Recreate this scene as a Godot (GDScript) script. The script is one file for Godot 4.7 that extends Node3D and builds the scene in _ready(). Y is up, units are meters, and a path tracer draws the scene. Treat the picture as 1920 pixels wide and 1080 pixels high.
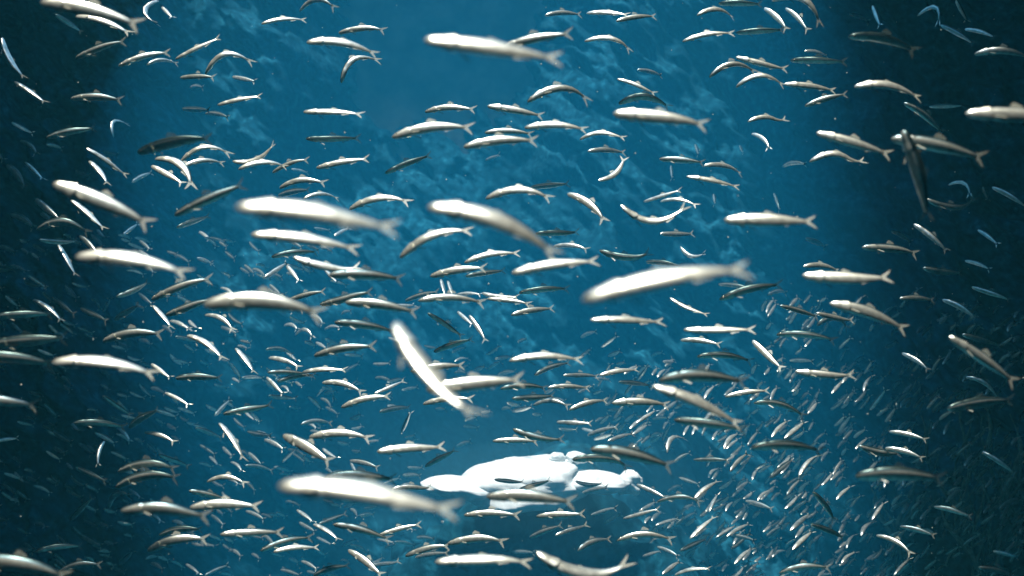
extends Node3D
# A shoal of small silver fish in a rock-lined aquarium tank, lit by daylight that falls through the open top.

const EYE := Vector3(0, 2.2, 0)
const FOV := 24.0
const FOCAL := 56.4555
const SUN_TO := Vector3(-0.14, 1.0, 0.13)      # towards the sun
const PHOTO := Vector2(1920, 1080)

# Each fish: nose x, y and tail x, y as read off the photograph, arch (percent of length), how far its flank turns up to the light (tenths), tail flick (percent).
const SHOAL := [
	[76, 4, 267, 47, 3, 20], [142, 31, 247, 64, 4, 30], [104, 27, 155, 62, 0, 10], [4, 70, 49, 147, -8, 30], [27, 153, 87, 193, 0, 28], [142, 109, 238, 78, 4, 18],
	[222, 124, 320, 98, 4, 20], [275, 122, 335, 122, 12, 20], [329, 111, 414, 70, 2, 28], [298, 2, 298, 46, -25, 18], [304, 13, 324, 34, 0, 20],
	[338, 146, 404, 146, 3, 20], [385, 140, 478, 122, 25, 28], [133, 185, 231, 190, 5, 12], [213, 258, 243, 235, 35, 20], [357, 165, 382, 165, 5, 12],
	[490, 45, 575, 38, 6, 28], [562, 22, 631, 20, 20, 20], [635, 62, 724, 58, 6, 20], [575, 80, 709, 105, 8, 30], [640, 156, 716, 116, 25, 20], [436, 144, 480, 153, 0, 20],
	[408, 197, 491, 180, 2, 30], [569, 210, 682, 216, 2, 29], [385, 213, 430, 222, 4, 10], [342, 204, 395, 207, 0, 3], [796, 75, 1055, 113, 2, 30],
	[935, 92, 1075, 62, 2, 18], [1022, 29, 1091, 29, 5, 20], [1100, 25, 1180, 28, 3, 30], [1155, 40, 1231, 31, 4, 20], [1096, 78, 1185, 95, 12, 30, -10],
	[989, 192, 1107, 190, 15, 22, -8], [797, 210, 893, 206, 5, 20], [914, 199, 1020, 219, 2, 22], [1307, 29, 1376, 36, 15, 30], [1280, 78, 1378, 62, 5, 28],
	[1380, 62, 1473, 57, 3, 2], [1433, 15, 1476, 58, 4, 12], [1473, 15, 1516, 60, 4, 12], [1447, 2, 1538, 52, 25, 28], [1347, 7, 1430, 9, 2, 2],
	[1380, 107, 1478, 130, 0, 22], [1330, 145, 1420, 140, 18, 20], [1380, 164, 1472, 165, 20, 30], [1470, 158, 1568, 172, 3, 24], [1509, 199, 1590, 176, 4, 12],
	[1402, 229, 1476, 233, 14, 28, 22], [1195, 131, 1242, 142, 3, 20], [1157, 148, 1231, 177, 2, 22], [1160, 195, 1258, 205, 15, 2], [1150, 213, 1328, 237, 3, 22],
	[1509, 96, 1553, 107, 4, 28], [1482, 113, 1590, 116, 0, 3], [1593, 26, 1630, 42, 4, 12], [1636, 10, 1651, 50, 0, 6], [1720, 30, 1758, 50, 40, 10],
	[1793, 0, 1813, 42, 0, 6], [1809, 55, 1867, 71, 5, 18], [1827, 102, 1935, 112, 10, 18], [1602, 163, 1727, 187, 8, 28], [1695, 193, 1771, 252, 4, 14],
	[1811, 213, 2010, 222, 2, 22], [1591, 69, 1720, 100, 6, 2], [1764, 47, 1827, 84, 2, 3], [1742, 200, 1810, 198, 0, 2], [22, 229, 64, 251, 0, 10],
	[38, 264, 69, 291, 6, 14], [-20, 275, 8, 302, 0, 12], [47, 304, 82, 338, 0, 28], [87, 258, 182, 240, 4, 10], [162, 278, 240, 331, 2, 30], [167, 302, 202, 347, 4, 18],
	[193, 284, 222, 291, 0, 10], [87, 271, 118, 280, 4, 10], [291, 298, 358, 356, 15, 20], [284, 311, 344, 347, 2, 20], [247, 342, 287, 324, 4, 10],
	[258, 287, 400, 262, 4, 3], [100, 344, 285, 424, 3, 18], [133, 375, 198, 431, 0, 29], [67, 373, 113, 413, 0, 14], [78, 400, 96, 413, 0, 20], [20, 402, 64, 429, 6, 10],
	[69, 431, 169, 440, 15, 6], [73, 449, 147, 451, -4, 10], [231, 440, 260, 418, 0, 12], [327, 404, 462, 345, 2, 10], [331, 427, 395, 404, 0, 3],
	[142, 320, 169, 331, 0, 6], [13, 309, 47, 353, 4, 5], [262, 451, 281, 469, 0, 18], [260, 469, 291, 495, 0, 20], [335, 310, 436, 293, 20, 30],
	[340, 315, 422, 308, 10, 22], [436, 302, 515, 265, -15, 29], [447, 318, 540, 315, 10, 29], [511, 324, 580, 300, 5, 20], [547, 317, 578, 325, 0, 28],
	[593, 315, 693, 298, 2, 22], [524, 353, 613, 345, 10, 22], [522, 367, 582, 356, 2, 12], [442, 389, 749, 431, 3, 32], [569, 373, 636, 374, 10, 28],
	[655, 393, 771, 381, 10, 28], [471, 440, 676, 468, 2, 30], [589, 427, 620, 433, 0, 22], [627, 442, 656, 427, 0, 20], [573, 260, 678, 260, 0, 2],
	[722, 325, 810, 290, 2, 3], [735, 258, 889, 240, 6, 22], [909, 249, 1000, 253, 5, 20], [869, 276, 1009, 264, 4, 22], [911, 300, 938, 289, 0, 20],
	[984, 240, 1102, 244, 6, 28], [1087, 262, 1174, 264, 15, 28, 8], [1102, 284, 1174, 287, 5, 22], [1122, 338, 1171, 293, -10, 20], [911, 373, 1036, 374, 10, 28],
	[1064, 363, 1135, 418, 8, 14], [802, 389, 1050, 482, 7, 32], [750, 484, 887, 432, 10, 28], [995, 351, 1069, 344, 0, 3], [1004, 438, 1087, 435, 0, 2],
	[1236, 298, 1322, 307, 3, 12], [1320, 311, 1391, 329, 8, 28], [1287, 331, 1387, 353, 2, 28], [1207, 378, 1278, 355, 0, 28], [1238, 378, 1309, 387, 8, 28],
	[1164, 384, 1291, 382, -20, 28], [1409, 251, 1442, 282, 10, 14], [1467, 313, 1513, 309, 10, 10], [1518, 304, 1622, 316, 20, 28, 25], [1358, 413, 1531, 418, 3, 26],
	[1238, 438, 1302, 438, 0, 20], [1511, 447, 1549, 464, 2, 10], [1258, 311, 1260, 336, 0, 1], [1304, 271, 1309, 291, 0, 1], [1387, 273, 1393, 287, 0, 1],
	[1338, 364, 1340, 384, 0, 1], [1451, 362, 1462, 396, 0, 1], [1531, 249, 1673, 291, 2, 22], [1671, 260, 1849, 300, 4, 16], [1693, 244, 1740, 415, 2, 6],
	[1778, 347, 1818, 371, 25, 14], [1738, 373, 1831, 373, -10, 14, 16], [1860, 351, 1927, 391, 4, 11], [1671, 433, 1709, 456, 4, 10], [1713, 420, 1778, 473, 2, 16],
	[1833, 431, 1873, 460, 2, 10], [1844, 351, 1853, 376, 0, 3], [109, 458, 144, 518, 0, 22], [149, 442, 184, 476, 2, 14], [142, 482, 356, 513, 3, 30],
	[171, 440, 193, 464, 0, 7], [53, 516, 87, 540, 0, 3], [62, 562, 116, 604, 4, 22], [98, 558, 142, 591, 0, 3], [113, 607, 140, 629, 0, 4], [-10, 593, 100, 590, 2, 2],
	[-20, 645, 127, 635, 2, 2], [-40, 512, 31, 505, 2, 4], [218, 556, 280, 527, -4, 6], [171, 560, 187, 582, 8, 6], [193, 584, 207, 558, 0, 6], [151, 578, 202, 604, 0, 3],
	[215, 600, 264, 571, 0, 5], [260, 549, 287, 571, 0, 12], [287, 573, 322, 616, 0, 24], [284, 562, 400, 524, 4, 15], [311, 591, 402, 562, 2, 13],
	[318, 602, 356, 618, 4, 22], [351, 629, 420, 676, 6, 29], [329, 631, 382, 642, 0, 10], [193, 640, 307, 629, 8, 15], [231, 607, 256, 624, 0, 10],
	[222, 642, 242, 653, 0, 15], [260, 638, 283, 649, 6, 10], [98, 680, 296, 707, 6, 30], [-60, 665, 105, 684, 2, 4], [509, 482, 598, 473, 3, 7],
	[551, 482, 678, 502, -4, 26, 6], [496, 520, 540, 491, 0, 15], [538, 498, 562, 529, 0, 15], [616, 516, 758, 527, 3, 11], [540, 564, 611, 547, 3, 16],
	[511, 547, 540, 564, 0, 14], [600, 571, 700, 547, 0, 11], [382, 572, 609, 591, 5, 18], [476, 549, 573, 584, 4, 26], [647, 567, 785, 588, 4, 14],
	[727, 576, 780, 571, 0, 28], [627, 604, 744, 624, 3, 7], [384, 591, 438, 622, 10, 20], [533, 611, 558, 620, 8, 22], [553, 629, 587, 636, 20, 22],
	[609, 618, 639, 616, 6, 30], [593, 642, 613, 653, 0, 20], [640, 591, 660, 584, 6, 22], [589, 667, 707, 649, 5, 15], [498, 656, 551, 667, 10, 15],
	[504, 671, 562, 691, 6, 20], [442, 653, 478, 700, 0, 26], [729, 633, 756, 642, 0, 28], [871, 493, 976, 476, 6, 28], [807, 518, 913, 502, 4, 20],
	[873, 518, 949, 507, 2, 7], [960, 513, 1124, 491, 4, 29], [1038, 462, 1104, 469, 4, 20], [1124, 469, 1222, 476, -6, 6, 10], [760, 564, 824, 547, 3, 15],
	[827, 524, 835, 556, 0, 20], [840, 527, 851, 556, 0, 20], [855, 553, 904, 553, 3, 28], [784, 564, 911, 569, 5, 20], [904, 549, 973, 556, -5, 26],
	[913, 560, 996, 571, 2, 20], [973, 549, 1069, 542, 2, 4], [958, 591, 1040, 578, 2, 15], [858, 584, 887, 611, 0, 15], [880, 591, 911, 642, 2, 8],
	[802, 587, 869, 633, 2, 5], [829, 604, 847, 604, 0, 10], [813, 660, 889, 636, 2, 4], [1093, 564, 1409, 508, 3, 31], [1107, 600, 1247, 604, 2, 28],
	[1089, 633, 1120, 622, 4, 15], [1127, 651, 1158, 627, 0, 10], [955, 677, 1094, 677, 6, 28], [853, 678, 880, 674, 6, 28], [742, 605, 898, 782, -6, 28],
	[1276, 462, 1324, 473, -18, 20], [1256, 558, 1329, 591, -5, 27], [1347, 533, 1411, 542, 2, 8], [1349, 562, 1469, 533, 3, 3], [1440, 553, 1476, 551, 8, 10],
	[1462, 573, 1536, 596, 2, 15], [1282, 618, 1418, 617, -2, 28], [1276, 638, 1353, 647, 4, 20], [1456, 627, 1570, 640, 5, 5], [1411, 638, 1469, 693, 0, 14],
	[1307, 669, 1413, 680, 6, 5], [1211, 491, 1280, 500, 2, 2], [1616, 464, 1722, 478, 4, 15], [1505, 516, 1673, 518, -2, 24], [1506, 500, 1575, 510, 6, 28],
	[1731, 502, 1807, 511, -3, 10], [1809, 489, 1858, 507, 3, 8], [1822, 538, 1896, 564, 2, 12], [1687, 560, 1753, 564, 3, 20], [1767, 562, 1833, 600, 5, 12],
	[1556, 569, 1702, 620, 4, 20], [1531, 587, 1602, 602, 0, 20], [1531, 611, 1591, 620, 18, 15], [1804, 627, 1880, 651, 3, 15], [1780, 631, 1907, 720, 2, 15],
	[1691, 662, 1742, 696, 6, 12], [1802, 664, 1813, 669, 0, 10], [-80, 746, 73, 760, 2, 13], [284, 682, 322, 709, 0, 20], [309, 736, 356, 762, 2, 21],
	[333, 764, 367, 776, 0, 9], [329, 709, 418, 709, 2, 5], [193, 742, 247, 780, 0, 3], [242, 802, 300, 767, 2, 5], [293, 769, 333, 782, 0, 6], [271, 811, 329, 831, 4, 21],
	[178, 811, 218, 833, 0, 10], [196, 827, 184, 875, 6, 15], [138, 793, 238, 802, 3, 2], [-10, 829, 36, 822, 4, 10], [100, 809, 136, 831, 0, 3],
	[142, 876, 191, 898, 0, 3], [298, 853, 356, 876, 0, 3], [367, 802, 418, 822, 0, 8], [8, 887, 42, 898, 0, 10], [402, 720, 427, 729, 0, 5], [431, 680, 453, 711, 0, 10],
	[436, 709, 450, 716, 0, 20], [453, 709, 496, 711, 6, 15], [502, 698, 580, 700, 2, 13], [567, 698, 651, 694, 2, 28], [520, 716, 593, 704, 4, 8],
	[500, 707, 533, 740, 0, 15], [604, 718, 682, 738, 8, 20], [593, 744, 627, 753, 35, 10], [640, 764, 733, 742, 4, 19], [702, 738, 760, 713, 0, 20],
	[711, 773, 771, 764, 4, 8], [753, 811, 771, 771, 0, 4], [418, 776, 513, 758, 0, 7], [402, 780, 433, 747, 0, 5], [411, 793, 458, 864, 3, 23],
	[418, 838, 436, 856, 0, 10], [460, 873, 513, 884, 4, 15], [464, 809, 511, 818, 0, 3], [496, 824, 533, 844, 4, 15], [531, 816, 622, 869, 3, 13],
	[529, 867, 558, 840, 0, 2], [564, 796, 624, 796, 8, 18], [580, 820, 698, 824, 6, 22], [707, 847, 836, 838, 3, 24], [656, 864, 711, 878, 2, 10],
	[658, 867, 669, 891, 0, 10], [611, 878, 624, 887, 0, 20], [388, 904, 463, 910, 12, 20], [504, 742, 558, 747, 0, 2], [770, 697, 872, 685, 3, 20],
	[853, 700, 876, 702, 8, 10], [800, 731, 984, 713, 2, 21], [793, 758, 889, 749, 6, 20], [1002, 704, 1071, 680, 4, 8], [933, 704, 969, 696, 4, 10],
	[1056, 704, 1124, 707, 3, 18], [1124, 704, 1198, 693, 2, 25], [938, 729, 1027, 729, 4, 8], [1027, 727, 1107, 729, 4, 20], [960, 747, 1042, 740, -2, 9],
	[1000, 760, 1069, 764, 10, 15], [1067, 769, 1140, 751, 4, 18], [1044, 791, 1111, 793, 0, 20], [1116, 791, 1136, 784, 4, 10], [962, 804, 1060, 824, -4, 10],
	[924, 827, 1011, 829, 3, 15], [1102, 816, 1160, 800, 2, 20], [1113, 824, 1151, 813, 0, 15], [856, 838, 884, 827, 2, 15], [960, 771, 1000, 762, 0, 3],
	[1107, 842, 1264, 878, 3, 8], [1073, 862, 1182, 875, 6, 5, -12], [927, 899, 985, 903, -3, 2], [1079, 902, 1133, 905, -6, 2], [973, 918, 1035, 899, 0, 4],
	[1092, 924, 1141, 913, 2, 15], [797, 875, 857, 842, 0, 4], [1224, 724, 1392, 798, 3, 31], [1264, 787, 1402, 809, 2, 4], [1236, 713, 1404, 718, 6, 8],
	[1160, 716, 1222, 724, 3, 9], [1147, 756, 1256, 760, 3, 18], [1193, 793, 1231, 767, 0, 25], [1140, 769, 1171, 771, 2, 8], [1360, 744, 1444, 733, 3, 20],
	[1413, 756, 1511, 784, 10, 7], [1480, 676, 1527, 678, 2, 7], [1491, 696, 1604, 702, -3, 20], [1409, 840, 1545, 847, 5, 2], [1300, 862, 1369, 864, 3, 8],
	[1187, 838, 1207, 820, 0, 25], [1204, 849, 1222, 836, 0, 10], [1140, 827, 1189, 813, 2, 20], [1251, 849, 1287, 824, 18, 20], [1264, 867, 1296, 849, 4, 10],
	[1336, 824, 1347, 807, 0, 25], [1358, 842, 1387, 813, 8, 18], [1447, 820, 1478, 787, 4, 20], [1471, 822, 1509, 789, 0, 20], [1369, 884, 1404, 849, 4, 13],
	[1498, 893, 1536, 853, 4, 26], [1444, 895, 1489, 860, 0, 5], [1462, 898, 1487, 880, 4, 7], [1322, 702, 1333, 682, 4, 12], [1247, 687, 1262, 671, 0, 10],
	[1471, 711, 1487, 689, 0, 10], [1516, 771, 1522, 760, 0, 15], [1336, 760, 1356, 758, 0, 10], [1667, 809, 1740, 827, 4, 16], [1611, 836, 1690, 850, -3, 12],
	[1660, 840, 1733, 862, 4, 12], [1604, 893, 1773, 898, 4, 4], [1811, 707, 1873, 751, 12, 13], [1776, 767, 1902, 751, 4, 1], [1842, 847, 1907, 891, 2, 12],
	[1824, 702, 1833, 680, 6, 9], [1582, 758, 1602, 733, 0, 10], [1573, 811, 1598, 778, 4, 9], [1631, 769, 1662, 727, 0, 5], [1660, 791, 1680, 762, 0, 10],
	[1684, 764, 1684, 738, 4, 8], [1713, 764, 1736, 738, 0, 4], [1749, 773, 1769, 749, 4, 6], [1687, 702, 1696, 682, 0, 9], [1627, 836, 1644, 822, 0, 12],
	[1716, 876, 1733, 862, 0, 13], [1740, 858, 1758, 849, 0, 10], [1813, 878, 1838, 860, 2, 12], [1813, 838, 1829, 824, 0, 5], [1558, 900, 1578, 880, 0, 15],
	[1515, 775, 1533, 753, 0, 15], [1742, 813, 1747, 789, 0, 6], [221, 885, 333, 883, 10, 4], [217, 914, 337, 900, 10, 4], [242, 916, 265, 935, 0, 30],
	[204, 954, 248, 933, 20, 6], [133, 975, 175, 931, 2, 8], [125, 918, 156, 935, 0, 3], [227, 958, 396, 972, 5, 9], [323, 977, 350, 991, 6, 20],
	[17, 1035, 65, 1033, 3, 20], [65, 1035, 156, 1025, 4, 3], [154, 1004, 192, 1025, 0, 10], [277, 1033, 392, 1012, 8, 16], [273, 1048, 298, 1045, 6, 15],
	[298, 1004, 381, 993, 6, 3], [110, 1073, 192, 1060, 8, 12], [-60, 1050, 130, 1085, 4, 8], [217, 1066, 235, 1073, 0, 12], [225, 1058, 250, 1031, 0, 4],
	[33, 920, 52, 939, 0, 6], [146, 877, 200, 904, 0, 3], [354, 920, 430, 941, 4, 10], [356, 952, 490, 950, 4, 18], [461, 958, 497, 975, 2, 10],
	[413, 1002, 532, 1000, 3, 16], [557, 956, 588, 979, 0, 30], [588, 983, 636, 1014, 4, 32], [561, 979, 592, 998, 0, 10], [597, 983, 651, 962, 0, 6],
	[624, 983, 734, 1014, 4, 7], [488, 1033, 588, 1008, 4, 7], [513, 1035, 599, 1027, 4, 26], [565, 1052, 595, 1068, 2, 15], [526, 1068, 565, 1079, 2, 12],
	[384, 1079, 430, 1058, 0, 10], [653, 1031, 718, 1081, 2, 12], [657, 1022, 692, 1041, 4, 10], [692, 1060, 751, 1052, 0, 20], [588, 1079, 657, 1060, 4, 6],
	[522, 912, 862, 962, 3, 32], [609, 895, 745, 900, 4, 5], [709, 1004, 791, 983, 3, 16], [734, 918, 812, 917, 6, 16, 10], [755, 891, 790, 893, 3, 8],
	[740, 1016, 778, 1024, 4, 15], [657, 954, 669, 970, 6, 8], [912, 931, 1081, 943, 3, 14], [870, 966, 977, 966, 4, 15], [1006, 968, 1098, 964, 2, 15],
	[993, 1008, 1056, 985, 2, 13], [1041, 1004, 1104, 983, 2, 18], [1041, 1014, 1073, 1012, 0, 30], [839, 1020, 950, 1018, 8, 17], [760, 1043, 845, 1025, 5, 17],
	[779, 1045, 843, 1037, 3, 13], [816, 1054, 998, 1056, 3, 30], [1006, 1035, 1185, 1056, -12, 31, 8], [958, 1035, 1004, 1037, 2, 13], [1083, 1033, 1147, 1012, 10, 12],
	[1108, 966, 1158, 952, 2, 18], [1133, 981, 1166, 964, 2, 13], [766, 1052, 783, 1058, 0, 25], [781, 1008, 816, 1012, 4, 8], [1194, 908, 1250, 935, 2, 13],
	[1232, 941, 1317, 943, 10, 9, -6], [1169, 972, 1238, 954, 0, 20], [1202, 956, 1230, 939, 0, 15], [1230, 985, 1275, 972, 0, 32], [1294, 1010, 1342, 968, 2, 33],
	[1302, 935, 1348, 900, 2, 23], [1330, 960, 1346, 925, 2, 30], [1252, 922, 1280, 912, 4, 10], [1273, 895, 1313, 908, 0, 6], [1342, 1008, 1382, 985, 2, 26],
	[1363, 1006, 1407, 981, 2, 20], [1157, 1014, 1265, 1014, 10, 13], [1205, 1043, 1242, 1033, 0, 31], [1232, 1025, 1273, 1045, 4, 9], [1230, 1050, 1263, 1041, 3, 10],
	[1242, 1077, 1277, 1052, 2, 18], [1265, 1079, 1334, 1066, 4, 30], [1377, 1058, 1411, 1027, 2, 23], [1398, 939, 1450, 956, 3, 10], [1482, 995, 1521, 962, 2, 23],
	[1492, 1008, 1511, 983, 0, 15], [1486, 1031, 1525, 995, 2, 20], [1427, 937, 1444, 920, 0, 20], [1444, 908, 1457, 900, 0, 20], [1380, 918, 1405, 902, 0, 10],
	[1448, 1045, 1475, 1033, 8, 26], [1461, 1075, 1560, 1065, 6, 9], [1275, 1033, 1327, 1010, 0, 1], [1371, 1029, 1409, 997, 0, 1], [1344, 1062, 1371, 1045, 0, 2],
	[1475, 929, 1502, 897, 2, 10], [1369, 1004, 1417, 1016, 4, 8], [1524, 922, 1566, 979, 2, 11], [1568, 937, 1597, 910, 2, 23], [1635, 975, 1660, 941, 2, 26],
	[1643, 1004, 1710, 1043, 8, 14], [1676, 1079, 1707, 1045, 2, 26], [1714, 1054, 1724, 1037, 0, 15], [1687, 987, 1755, 1006, 3, 8], [1728, 993, 1753, 1000, 3, 20],
	[1751, 950, 1824, 970, 3, 6], [1835, 1064, 1905, 1084, 4, 12], [1776, 937, 1805, 916, 2, 16], [1874, 954, 1914, 933, 4, 12], [1849, 950, 1870, 929, 0, 8],
	[1574, 1027, 1591, 1014, 0, 30], [1558, 1064, 1576, 1058, 0, 30], [1537, 1079, 1562, 1075, 0, 30], [1580, 979, 1597, 964, 2, 18], [1603, 977, 1612, 964, 0, 18],
	[1724, 939, 1747, 935, 2, 10], [1520, 983, 1585, 1010, 3, 8], [1862, 1033, 1910, 1046, 3, 5],
]

# The fish that others are described by: nose position -> [label, short name]
const KNOWN := {
	Vector2i(796, 75): ["large blurred white fish swimming left near the top, just left of centre", "the topmost big white fish"],
	Vector2i(442, 389): ["longest and brightest white fish left of centre, above a smaller white one", "the longest white fish"],
	Vector2i(471, 440): ["white blurred fish directly under the longest white fish", "the white fish under the longest"],
	Vector2i(802, 389): ["bright white fish at centre sloping down to a thin whip-like tail", "the white whip-tailed fish"],
	Vector2i(1093, 564): ["big cream fish right of centre, nose down-left, forked tail raised", "the big cream fork-tailed fish"],
	Vector2i(1358, 413): ["plump grey-white fish, level, against the dim rock right of centre", "the plump grey-white fish"],
	Vector2i(742, 605): ["pale blurred fish diving steeply down to the right below centre", "the steeply diving pale fish"],
	Vector2i(522, 912): ["big white fish with forked tail, left of the glowing white slab", "the big white fish beside the slab"],
	Vector2i(98, 680): ["white fish near the left edge with a grey fish touching its nose", "the white fish at the left edge"],
	Vector2i(1224, 724): ["thick pale fish slanting down-right with a dark fish just beneath it", "the thick pale slanting fish"],
	Vector2i(1693, 244): ["dim grey fish hanging nearly upright in the dark right side", "the upright grey fish"],
	Vector2i(816, 1054): ["white fish at the bottom edge under the glowing white slab", "the white fish at the bottom"],
	Vector2i(1006, 1035): ["sagging white fish at the bottom edge, tail curled up to the right", "the sagging white fish"],
	Vector2i(76, 4): ["long blurred grey fish sloping down from the upper left corner", "the blurred upper left corner fish"],
	Vector2i(1811, 213): ["big blurred fish cut off by the right edge, upper half", "the fish cut by the right edge"],
	Vector2i(1780, 631): ["long blurred grey fish slanting down-right in the dark right side", "the slanting blurred right side fish"],
	Vector2i(1604, 893): ["long dark level fish in the lower right before grey rock", "the long dark lower right fish"],
	Vector2i(227, 958): ["long blurred grey fish in the dark lower left", "the blurred lower left fish"],
	Vector2i(142, 482): ["white fish at left, half way up, under thin vertical silver fish", "the white fish at mid left"],
	Vector2i(100, 344): ["blurred grey fish at left sloping down to the right", "the sloping grey left fish"],
	Vector2i(1505, 516): ["pale grey fish with forked tail right of the big cream fish", "the pale grey fork-tailed fish"],
	Vector2i(1150, 213): ["cream fish sloping gently, upper right of centre, under a dark fish", "the cream upper fish"],
	Vector2i(382, 572): ["big fish with lit back and dark belly, left of centre below mid height", "the big dark-bellied fish"],
	Vector2i(1294, 1010): ["brightest short white fish slanting up-right in the lower right blue water", "the brightest slanting white fish"],
	Vector2i(1409, 840): ["big dark fish silhouette right of the thick pale slanting fish", "the big dark silhouette fish"],
	Vector2i(1556, 569): ["silver fish sloping down-right, its trailing tail fading into the dark", "the long-tailed silver right fish"],
	Vector2i(960, 513): ["smooth silver fish swimming left just left of the big cream fish's nose", "the smooth silver centre fish"],
	Vector2i(575, 80): ["bright white fish sloping down-right, upper left of centre", "the bright white upper left fish"],
	Vector2i(1602, 163): ["bright arched fish alone in the dark upper right", "the bright arched upper right fish"],
	Vector2i(327, 404): ["slim dark-bodied fish slanting up to the nose of the longest white fish", "the slim slanting dark fish"],
	Vector2i(955, 677): ["silver arched fish between the diving fish and the thick pale fish", "the silver arched lower centre fish"],
	Vector2i(1006, 968): ["slim silver fish just below the glowing white slab, level", "the slim fish under the slab"],
}

# smaller fish than most, and so nearer than their size in the photograph tells
const CLOSER := {Vector2i(742, 605): 0.86}

var numbers := {}
var mats := {}
var rng := RandomNumberGenerator.new()


func _ready() -> void:
	set_camera()
	set_light()
	make_materials()
	build_tank()
	build_water()
	build_stones()
	build_seaweed()
	build_shoal()


# ---------------------------------------------------------------- camera, light
func set_camera() -> void:
	var cam := Camera3D.new()
	cam.name = "camera"
	add_child(cam)
	var a := CameraAttributesPhysical.new()
	a.frustum_focal_length = FOCAL
	a.frustum_focus_distance = 3.7
	a.exposure_aperture = 6.3
	cam.attributes = a
	cam.fov = FOV
	cam.near = 0.05
	cam.far = 60.0
	cam.position = EYE
	cam.current = true


func set_light() -> void:
	var e := Environment.new()
	e.background_mode = Environment.BG_SKY
	var sm := ProceduralSkyMaterial.new()
	sm.sky_top_color = Color(0.30, 0.50, 0.66)
	sm.sky_horizon_color = Color(0.50, 0.70, 0.84)
	sm.ground_bottom_color = Color(0.10, 0.16, 0.18)
	sm.ground_horizon_color = Color(0.45, 0.6, 0.7)
	var sky := Sky.new()
	sky.sky_material = sm
	e.sky = sky
	e.background_energy_multiplier = 1.0
	e.tonemap_mode = Environment.TONE_MAPPER_LINEAR
	e.tonemap_exposure = 2.15
	e.fog_enabled = true
	e.fog_light_color = Color(0.24, 0.68, 0.80)
	e.fog_density = 0.0095
	e.volumetric_fog_enabled = true
	e.volumetric_fog_density = 0.0
	e.sdfgi_enabled = true
	e.ssao_enabled = true
	e.ssil_enabled = true
	var we := WorldEnvironment.new()
	we.name = "world_environment"
	we.environment = e
	add_child(we)
	var sun := DirectionalLight3D.new()
	sun.name = "sun"
	sun.light_color = Color(1.0, 0.975, 0.925)
	sun.light_energy = 1.6
	sun.light_angular_distance = 6.0
	sun.shadow_enabled = true
	add_child(sun)
	sun.look_at_from_position(SUN_TO * 10.0, Vector3.ZERO, Vector3(0, 0, 1))


# ---------------------------------------------------------------- helpers
func numbered(n: String) -> String:
	var k: int = numbers.get(n, 0)
	numbers[n] = k + 1
	return n if k == 0 else "%s_%03d" % [n, k]


func tag(o: Node3D, label: String, category: String, group := "", kind := "") -> void:
	if label: o.set_meta("label", label)
	if category: o.set_meta("category", category)
	if group: o.set_meta("group", group)
	if kind: o.set_meta("kind", kind)


func put(mesh: Mesh, called: String, m: Material, parent: Node3D = self) -> MeshInstance3D:
	var o := MeshInstance3D.new()
	o.name = numbered(called) if parent == self else called
	o.mesh = mesh
	o.material_override = null
	if mesh.get_surface_count(): mesh.surface_set_material(0, m)
	parent.add_child(o, true)
	return o


func to_mesh(v: PackedVector3Array, n: PackedVector3Array, idx: PackedInt32Array, uv := PackedVector2Array(), col := PackedColorArray()) -> ArrayMesh:
	var a := []
	a.resize(Mesh.ARRAY_MAX)
	a[Mesh.ARRAY_VERTEX] = v
	a[Mesh.ARRAY_NORMAL] = n
	a[Mesh.ARRAY_INDEX] = idx
	if uv.size(): a[Mesh.ARRAY_TEX_UV] = uv
	if col.size(): a[Mesh.ARRAY_COLOR] = col
	var m := ArrayMesh.new()
	m.add_surface_from_arrays(Mesh.PRIMITIVE_TRIANGLES, a)
	return m


# smooth normals of an indexed clockwise mesh
func normals_of(v: PackedVector3Array, idx: PackedInt32Array) -> PackedVector3Array:
	var n := PackedVector3Array()
	n.resize(v.size())
	for k in range(0, idx.size(), 3):
		var f := (v[idx[k + 2]] - v[idx[k]]).cross(v[idx[k + 1]] - v[idx[k]])
		for j in 3:
			n[idx[k + j]] += f
	for k in n.size():
		n[k] = n[k].normalized()
	return n


func box_into(st: SurfaceTool, lo: Vector3, hi: Vector3) -> void:
	var b := BoxMesh.new()
	b.size = hi - lo
	st.append_from(b, 0, Transform3D(Basis(), (lo + hi) / 2.0))


# an upright prism over a ground outline (x, z)
func prism_into(st: SurfaceTool, ground: Array, y0: float, y1: float) -> void:
	var flat := PackedVector2Array(ground)
	var tri := Geometry2D.triangulate_polygon(flat)
	st.set_smooth_group(-1)
	for k in range(0, tri.size(), 3):
		var q := [ground[tri[k]], ground[tri[k + 1]], ground[tri[k + 2]]]
		if (q[1] - q[0]).cross(q[2] - q[0]) < 0: q.reverse()
		for c in q: st.add_vertex(Vector3(c.x, y1, c.y))
		q.reverse()
		for c in q: st.add_vertex(Vector3(c.x, y0, c.y))
	for k in ground.size():
		var a: Vector2 = ground[k]
		var b: Vector2 = ground[(k + 1) % ground.size()]
		for c in [Vector3(a.x, y0, a.y), Vector3(a.x, y1, a.y), Vector3(b.x, y1, b.y), Vector3(a.x, y0, a.y), Vector3(b.x, y1, b.y), Vector3(b.x, y0, b.y)]: st.add_vertex(c)


# where a pixel of the photograph lies, at a depth in metres before the camera
func at(px: Vector2, depth: float) -> Vector3:
	var t := tan(deg_to_rad(FOV) / 2.0)
	var q := (px - PHOTO / 2.0) / (PHOTO.y / 2.0)
	return EYE + Vector3(q.x * t, -q.y * t, -1.0) * depth


func noise(sd: int, freq: float, octaves := 4, kind := FastNoiseLite.TYPE_SIMPLEX_SMOOTH) -> FastNoiseLite:
	var f := FastNoiseLite.new()
	f.seed = sd
	f.noise_type = kind
	f.frequency = freq
	f.fractal_octaves = octaves
	return f


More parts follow.
